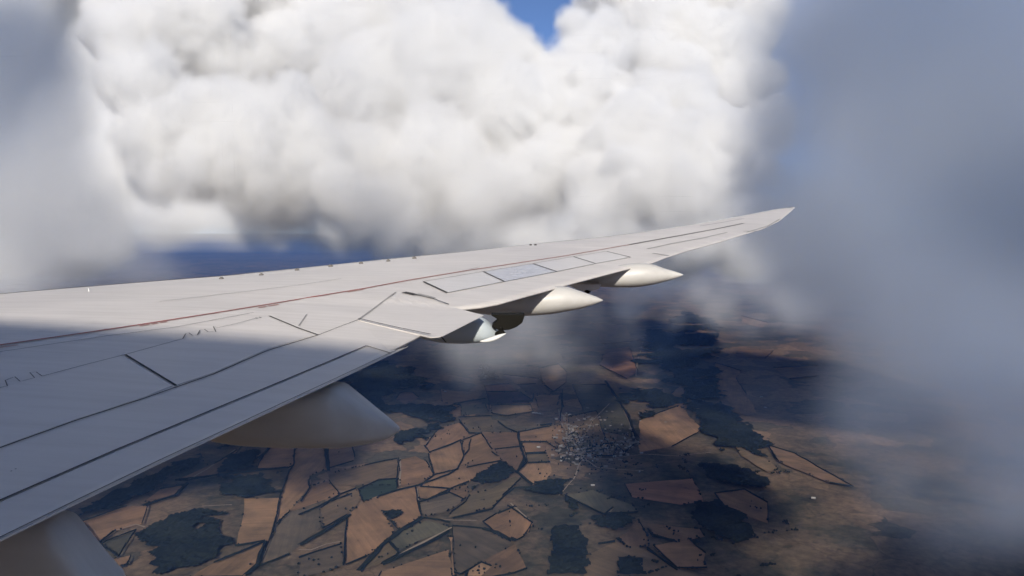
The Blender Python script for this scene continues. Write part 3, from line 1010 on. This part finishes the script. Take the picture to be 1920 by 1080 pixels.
# ------------------------------------------------------------------ clouds: density grids of real 3D puffs
def lat(i, j, k, seed):
    with np.errstate(over='ignore'):
        h = (i.astype(np.uint32)[:, None, None] * np.uint32(374761393) + j.astype(np.uint32)[None, :, None] * np.uint32(668265263) + k.astype(np.uint32)[None, None, :] * np.uint32(2246822519)
             + np.uint32(seed * 3266489917 & 0xffffffff))
        h ^= h >> np.uint32(15)
        h *= np.uint32(2246822519)
        h ^= h >> np.uint32(13)
        h *= np.uint32(3266489917)
        h ^= h >> np.uint32(16)
    return (h.astype(np.float32) / np.float32(2 ** 31)) - 1


def gnoise(ax, scale, seed):
    """smooth value noise on the regular grid with axes AX, the same at the same place in the world"""
    arr = None
    W = []
    I = []
    for a in ax:
        t = a / scale
        f = np.floor(t).astype(np.int64)
        i0 = f.min() - 1
        x = (t - f).astype(np.float32)
        w = [(1 - x) ** 3 / 6, (3 * x ** 3 - 6 * x ** 2 + 4) / 6, (-3 * x ** 3 + 3 * x ** 2 + 3 * x + 1) / 6, x ** 3 / 6]
        W.append(w)
        I.append((f - 1 - i0, np.arange(i0, f.max() + 3)))
    arr = lat(I[0][1], I[1][1], I[2][1], seed)
    for d in range(3):
        base, _ = I[d]
        out = 0
        sh = [1, 1, 1]
        sh[d] = -1
        for q in range(4):
            out = out + np.take(arr, base + q, axis=d) * W[d][q].reshape(sh)
        arr = out
    return arr * 2.0


def sstep(a, b, x):
    t = np.clip((x - a) / (b - a), 0, 1)
    return t * t * (3 - 2 * t)


def field(ax, puffs, k=60.0, marg=420):
    """smooth union of spheres, negative inside"""
    sd = np.full([len(a) for a in ax], 1e4, np.float32)
    for c, r in puffs:
        m = r + marg
        sl = []
        for d in range(3):
            i0, i1 = np.searchsorted(ax[d], [c[d] - m, c[d] + m])
            sl.append(slice(i0, i1))
        if any(s.start >= s.stop for s in sl):
            continue
        sl = tuple(sl)
        q = np.sqrt((ax[0][sl[0]][:, None, None] - c[0]) ** 2 + (ax[1][sl[1]][None, :, None] - c[1]) ** 2 + (ax[2][sl[2]][None, None, :] - c[2]) ** 2).astype(np.float32) - r
        a = sd[sl]
        h = np.clip(0.5 + 0.5 * (a - q) / k, 0, 1)
        sd[sl] = a * (1 - h) + q * h - k * h * (1 - h)
    return sd


def cloud_mat(name, dens, col=(1, 1, 1), g=0.0):
    m = bpy.data.materials.new(name)
    m.use_nodes = True
    t = m.node_tree
    t.nodes.clear()
    pv = t.nodes.new('ShaderNodeVolumePrincipled')
    pv.inputs['Color'].default_value = (*col, 1)
    pv.inputs['Density'].default_value = dens
    pv.inputs['Anisotropy'].default_value = g
    o = t.nodes.new('ShaderNodeOutputMaterial')
    t.links.new(pv.outputs[0], o.inputs['Volume'])
    return m


def grid_volume(name, den, mn, mx, mat, label):
    nx, ny, nz = den.shape
    me = bpy.data.meshes.new(name + '_density')
    me.vertices.add(den.size)
    a = me.attributes.new('d', 'FLOAT', 'POINT')
    a.data.foreach_set('value', np.ascontiguousarray(den.transpose(2, 1, 0)).ravel().astype(np.float32))
    src = bpy.data.objects.new(name + '_density', me)
    ng = bpy.data.node_groups.new(name, 'GeometryNodeTree')
    ng.interface.new_socket('Geometry', in_out='INPUT', socket_type='NodeSocketGeometry')
    ng.interface.new_socket('Geometry', in_out='OUTPUT', socket_type='NodeSocketGeometry')
    N, L = ng.nodes.new, ng.links.new
    out = N('NodeGroupOutput')
    oi = N('GeometryNodeObjectInfo')
    oi.inputs['Object'].default_value = src
    pos = N('GeometryNodeInputPosition')

    def vm(op, x, y=None):
        n = N('ShaderNodeVectorMath')
        n.operation = op
        L(x, n.inputs[0])
        if y is not None:
            n.inputs[1].default_value = y
        return n.outputs['Value' if op == 'DOT_PRODUCT' else 'Vector']
    st = tuple((mx[i] - mn[i]) / (den.shape[i] - 1) for i in range(3))
    p = vm('FLOOR', vm('ADD', vm('DIVIDE', vm('SUBTRACT', pos.outputs[0], tuple(mn)), st), (.5, .5, .5)))
    idx = vm('DOT_PRODUCT', p, (1.0, float(nx), float(nx * ny)))
    si = N('GeometryNodeSampleIndex')
    si.data_type = 'FLOAT'
    si.domain = 'POINT'
    L(oi.outputs['Geometry'], si.inputs['Geometry'])
    na = N('GeometryNodeInputNamedAttribute')
    na.data_type = 'FLOAT'
    na.inputs['Name'].default_value = 'd'
    L(na.outputs['Attribute'], si.inputs['Value'])
    L(idx, si.inputs['Index'])
    vc = N('GeometryNodeVolumeCube')
    L(si.outputs['Value'], vc.inputs['Density'])
    vc.inputs['Min'].default_value = mn
    vc.inputs['Max'].default_value = mx
    for q, v in zip('XYZ', den.shape):
        vc.inputs['Resolution ' + q].default_value = v
    sm = N('GeometryNodeSetMaterial')
    sm.inputs['Material'].default_value = mat
    L(vc.outputs[0], sm.inputs[0])
    L(sm.outputs[0], out.inputs[0])
    vol = bpy.data.volumes.new(name)
    vol.materials.append(mat)
    o = bpy.data.objects.new(name, vol)
    COL.objects.link(o)
    md = o.modifiers.new('density', 'NODES')
    md.node_group = ng
    tag(o, label, 'cloud', kind='stuff')
    return o


def axes(mn, mx, vox):
    vs = (vox, vox, vox)
    return [np.linspace(mn[i], mx[i], max(2, int(round((mx[i] - mn[i]) / vs[i])) + 1)) for i in range(3)]


def puffs_from(lst):
    out = []
    for px, py, rp, Y in lst:
        c = ray(px, py) * Y
        out.append(((c.x, c.y, c.z), rp * Y / FPX))
    return out


HAZE_TOP = -860.0     # the air haze lies under the cloud base; every cloud is wholly above it

CUM = [
    # left bright column
    (235, 70, 75, 3000), (275, 165, 85, 2950), (340, 50, 90, 3100), (410, 30, 60, 3050), (300, 255, 80, 2950), (380, 215, 85, 2850), (455, 195, 60, 2800), (525, 195, 55, 2800), (565, 190, 50, 2850),
    (480, 280, 110, 2900), (590, 255, 55, 2900), (380, 320, 85, 2950), (510, 340, 95, 3000), (620, 340, 80, 3050), (700, 390, 75, 3100), (760, 420, 60, 3150), (300, 350, 60, 3050),
    # soft middle
    (700, 190, 130, 3500), (850, 140, 150, 3350), (630, 90, 110, 3500), (560, 20, 100, 3600), (760, 30, 120, 3500), (820, 300, 120, 3300), (895, 60, 70, 3250), (770, 380, 90, 3350), (900, 390, 100, 3350), (1000, 340, 100, 3300),
    (980, 220, 110, 3250), (960, 130, 60, 3250), (840, 430, 60, 3400),
    # crisp right towers
    (1085, 95, 48, 3150), (1125, 60, 42, 3150), (1110, 150, 55, 3100), (1150, 100, 40, 3150), (1230, 190, 60, 3050), (1180, 235, 70, 3000), (1300, 190, 60, 3050), (1340, 235, 55, 3050), (1250, 300, 85, 2950),
    (1350, 290, 55, 3000), (1385, 255, 30, 3050), (1200, 350, 80, 2950), (1300, 370, 80, 2950), (1150, 320, 55, 2950), (1365, 350, 45, 3000), (1105, 390, 60, 3050), (1250, 410, 55, 3000), (1180, 420, 50, 3050), (1340, 400, 40, 3000),
    (1015, 136, 36, 3200), (1042, 128, 26, 3170), (1415, 150, 45, 3500), (1420, 245, 45, 3450), (1405, 330, 42, 3300), (1080, 220, 60, 3150), (1095, 338, 58, 3060), (1085, 45, 36, 3150), (1060, 290, 60, 3150),
    # greyer heads behind, upper right
    (1230, 60, 90, 3600), (1330, 90, 80, 3600), (1370, 170, 50, 3500), (1250, 0, 110, 3700), (1380, 30, 80, 3700), (1280, 130, 55, 3400), (1400, 100, 50, 3600), (1120, -10, 50, 3500),
    # ragged skirts
    (740, 450, 50, 3150), (820, 462, 55, 3200), (900, 462, 55, 3200), (980, 452, 55, 3150), (1060, 445, 50, 3100), (1130, 455, 45, 3050), (700, 425, 45, 3150), (1200, 455, 45, 3000), (1300, 445, 45, 3000), (1380, 432, 35, 3050),
    (650, 400, 50, 3150), (450, 380, 36, 3050), (640, 470, 16, 3100)] + [(x, 388, 36, 3300) for x in range(470, 730, 42)] + [(x, 432 + 5 * math.sin(x), 20, 3250) for x in range(520, 720, 40)] + [ (470, 110, 75, 3330), (430, 130, 60, 3300), (540, 100, 80, 3350), (1210, 110, 50, 3350), (1010, 310, 60, 3150), (1130, 270, 40, 3050), (690, 300, 80, 3250), (1000, 480, 40, 3100), (860, 490, 40, 3200),
    # above the frame
    (250, -90, 140, 3100), (520, -110, 180, 3400), (820, -90, 120, 3500), (1280, -120, 160, 3700),
]
cpuffs = []
for (c, r) in puffs_from(CUM):                                # the heap leans back with height, so its face is open to the sun
    k = 1 + 0.95 * max(0.0, c[2] - 60) / c[1]
    cpuffs.append((tuple(q * k for q in c), r * k))
rr = random.Random(3)
extra = []
for (c, r) in list(cpuffs):                                   # body behind each head
    extra.append(((c[0] * 1.06 + rr.uniform(-60, 60), c[1] + r * 0.9, c[2] * 1.06 + rr.uniform(-30, 30)), r * 0.95))
cpuffs += extra


def cumulus(ax):
    sd = field(ax, cpuffs, 85)
    Z = ax[2][None, None, :]
    amp = 1.0
    n1 = gnoise(ax, 190, 1)
    n2 = gnoise(ax, 90, 2)
    n3 = gnoise(ax, 46, 3)
    n4 = gnoise(ax, 26, 4)
    sd = sd - amp * (64 * np.abs(n1) - 20 + 46 * np.abs(n2) - 15 + 32 * np.abs(n3) - 11 + 17 * n4)
    low = 1 - sstep(-80, 330, Z)
    X = ax[0][:, None, None]
    w = 60 + 80 * sstep(-800, -520, X) * (1 - sstep(-40, 170, X)) + 130 * low + 40 * np.clip(gnoise(ax, 600, 8), 0, 1)
    d = sstep(0, 1, -sd / w)
    d *= 1 - 0.55 * low * (0.55 + 0.45 * n1)
    return d


SOFT_LEFT = [(20, 60, 150, 1700), (70, 190, 130, 1650), (90, 320, 150, 1700), (0, 330, 180, 1600), (60, 450, 150, 1750), (170, 430, 110, 1800), (240, 474, 70, 1850), (255, 505, 92, 1900), (215, 440, 80, 1900), (300, 508, 52, 1850), (318, 545, 46, 1850), (150, 520, 80, 1800), (0, 520, 120, 1700),
             (-150, 100, 200, 1700), (-150, 350, 220, 1700)]
SOFT_RIGHT = [(1640, 60, 150, 1500), (1800, 180, 260, 1500), (1640, 230, 170, 1500), (1950, 350, 300, 1500), (1600, 400, 130, 1550), (1720, 480, 200, 1500), (1530, 500, 80, 1600), (1850, 650, 240, 1400), (1690, 640, 120, 1450), (1950, 850, 170, 1300),
              (1480, 330, 55, 1700), (1500, 20, 80, 1600), (1440, 330, 62, 1900), (1432, 210, 52, 1900), (1470, 420, 75, 1850), (1540, 440, 95, 1800), (1500, 470, 85, 1750), (1560, 520, 100, 1650), (1520, 400, 75, 1750), (1480, 110, 100, 1700), (1490, 240, 100, 1700), (1500, 380, 80, 1700), (1900, 960, 190, 1250), (1700, 900, 140, 1300), (1620, 780, 110, 1400), (1560, 60, 150, 1600), (1750, 60, 220, 1600), (2150, 500, 350, 1500), (1840, 880, 90, 1300), (1700, 760, 100, 1400), (1780, 980, 80, 1250), (1600, 620, 70, 1500)]


def soft(puffs, nscale, nam, w, seed):
    def f(ax):
        sd = field(ax, puffs, 120, 4 * nam + 200)
        sd = sd - nam * (gnoise(ax, nscale, seed) + 0.5 * gnoise(ax, nscale * .45, seed + 1) + .25 * gnoise(ax, nscale * .2, seed + 2))
        return sstep(0, 1, -sd / w)
    return f


def cloud(name, fn, mn, mx, vox, mat, label):
    a = axes(mn, mx, vox)
    grid_volume(name, fn(a), mn, mx, mat, label)


M_CUM = cloud_mat('cumulus_vapour', 0.022, (0.985, 0.985, 0.985))
M_SOFT = cloud_mat('grey_cloud_vapour', 0.013)
M_EDGE = cloud_mat('cloud_edge_vapour', 0.0042)
M_WISP = cloud_mat('wispy_vapour', 0.0022)
M_VEIL = cloud_mat('veil_cloud_vapour', 0.024, (0.955, 0.975, 1.0))  # faint blue in the vapour colour stands for aerial haze before it
M_FAR = cloud_mat('far_cloud_vapour', 0.014)
M_MIST = cloud_mat('mist_vapour', 0.0028)
cloud('clouds', cumulus, (-2750, 2350, -330), (1900, 5100, 1500), 13, M_CUM, 'towering bright white cumulus clouds behind the wing')
cloud('clouds', soft(puffs_from(SOFT_LEFT), 260, 60, 190, 21), (-2100, 1200, -300), (-600, 2150, 800), 26, M_SOFT, 'soft grey shaded cloud at the left edge')
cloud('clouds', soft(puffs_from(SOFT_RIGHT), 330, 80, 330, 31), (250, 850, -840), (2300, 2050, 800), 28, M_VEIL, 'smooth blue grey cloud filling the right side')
EDGE = [(1440, 90, 95, 1900), (1445, 190, 95, 1900), (1452, 290, 95, 1900), (1465, 385, 95, 1900), (1490, 460, 85, 1880), (1530, 520, 80, 1850), (1430, 20, 80, 1900), (1560, 590, 80, 1800)]
cloud('clouds', soft(puffs_from(EDGE), 210, 60, 210, 61), (420, 1550, -420), (1250, 2250, 760), 26, M_EDGE, 'thin torn edge of the right cloud reaching past the wing tip')
MID = [(690, 230, 150, 2350), (830, 190, 150, 2350), (900, 330, 130, 2350), (760, 390, 130, 2350), (610, 110, 120, 2350), (980, 400, 90, 2350), (640, 330, 100, 2350), (250, 420, 110, 2200), (330, 330, 80, 2300), (480, 90, 80, 2400)]
cloud('clouds', soft(puffs_from(MID), 300, 90, 260, 71), (-1500, 1850, -120), (400, 2900, 950), 34, M_WISP, 'thin bright mist hanging before the cumulus')
far_px = []
for ix in range(-4, 18):
    for iy in range(-1, 5):
        px, py = ix * 140 + (iy % 2) * 60, iy * 105 + 20
        if px > 1440 or (py > 400 and 270 < px < 760):
            continue
        if math.hypot((px - 1000) / 1.0, (py - 25) / 0.9) < 195:
            continue
        far_px.append((px, py, 95, 7000 + 300 * ((ix * 7 + iy * 3) % 4)))
far_px += [(x, 458, 48, 6800) for x in range(720, 1440, 60)] + [(x, 455, 48, 6800) for x in range(-500, 230, 60)] + [(x, 405, 50, 6900) for x in range(-500, 1440, 50)]
far_px += [(x, 414 + 7 * math.sin(x * .05), 58 + 7 * math.sin(x * .043) + (6 if x > 430 else 0), 6700) for x in range(300, 760, 26)]
cloud('clouds', soft(puffs_from(far_px), 700, 62, 260, 51), (-8600, 5900, -560), (9000, 8600, 2700), 85, M_FAR, 'far bank of pale cloud behind everything')
MISTS = [(1000, 640, 75, 2600), (900, 690, 60, 2600), (1090, 600, 60, 2800), (820, 660, 55, 2500), (1280, 520, 70, 4200), (1400, 530, 80, 4200), (1150, 550, 60, 3800), (1500, 560, 90, 4000), (1400, 480, 60, 4000), (1250, 545, 55, 4900), (1360, 560, 60, 4900), (1180, 530, 50, 4900), (1450, 600, 70, 4200), (1060, 640, 60, 2700), (960, 600, 60, 2800)]
mr = random.Random(11)
mist_px = []
for px, py, rp, Y in MISTS:
    for q in range(9):
        mist_px.append((px + mr.gauss(0, rp * .95), py + mr.gauss(0, rp * .38), rp * mr.uniform(.28, .6), Y + mr.gauss(0, 260)))
cloud('mist', soft(puffs_from(mist_px), 200, 75, 170, 41), (-700, 2000, -840), (2500, 5600, 200), 40, M_MIST, 'thin mist drifting over the fields beyond the fairings')


# unseen clouds added out of frame, to block the sun or bounce its light
def cloud_hull(name, lst, label, dens):
    bm = bmesh.new()
    for (c, r) in lst:
        v = bmesh.ops.create_icosphere(bm, subdivisions=4, radius=1)['verts']
        for x in v:
            n = x.co.normalized()
            k = 1 + 0.28 * mnoise.fractal(n * 1.6 + Vector(c) * .01, 1.0, 2.0, 4)
            x.co = Vector((n.x * r * k, n.y * r * k, n.z * r * k * 0.55)) + Vector(c)
    me = bpy.data.meshes.new(name)
    bm.to_mesh(me)
    bm.free()
    me.materials.append(cloud_mat('added_cloud_vapour', dens))
    return tag(link(bpy.data.objects.new(name, me)), label, 'cloud', kind='stuff')


def toward_sun(px, py, Y, z):
    c = ray(px, py) * Y
    t = (z - c.z) / SUN.z
    return tuple(c + SUN * t)


cloud_hull('clouds', [(toward_sun(1700, 120, 1500, 1500), 420), (toward_sun(1950, 300, 1500, 1550), 420), (toward_sun(1850, 950, 1250, 1500), 380)], 'unseen cloud added overhead to shade the right cloud', 0.0026)
cloud_hull('clouds', [(toward_sun(1850, 640, 1450, 1400), 480)], 'thin unseen cloud added overhead to dim the light at right', 0.0020)
cloud_hull('clouds', [(toward_sun(0, 60, 1700, 1500), 330), (toward_sun(-60, 260, 1700, 1500), 300)], 'unseen cloud added left of view to shade the left cloud', 0.005)

cloud_hull('clouds', [((-2650, 300, 1150), 1150)], 'unseen sunlit cloud added beyond the left to fill shade', 0.006)  # these sunlit hulls are added to bounce white light into the shade
cloud_hull('clouds', [((2500, -1500, 450), 1150)], 'unseen sunlit cloud added beyond the right to fill shade', 0.006)
cloud_hull('clouds', [((2700, 700, 2000), 1250)], 'tall unseen cloud added high beyond the right to fill shade', 0.006)
cloud_hull('clouds', [((-200, -1900, -420), 700)], 'unseen sunlit cloud added low behind the aeroplane to fill shade', 0.006)

# ------------------------------------------------------------------ haze: the air itself
hz = cloud_mat('haze_air', 6.0e-5, (0.15, 0.29, 0.62))
hx = 168000.0
vs = [(-hx, -24000, GZ - 1), (hx, -24000, GZ - 1), (hx, hx, GZ - 1), (-hx, hx, GZ - 1), (-hx, -24000, HAZE_TOP), (hx, -24000, HAZE_TOP), (hx, hx, HAZE_TOP), (-hx, hx, HAZE_TOP)]
tag(mesh_obj('haze', vs, [(3, 2, 1, 0), (4, 5, 6, 7), (0, 1, 5, 4), (1, 2, 6, 5), (2, 3, 7, 6), (3, 0, 4, 7)], hz), 'blue air haze over the whole landscape', 'haze', kind='stuff')
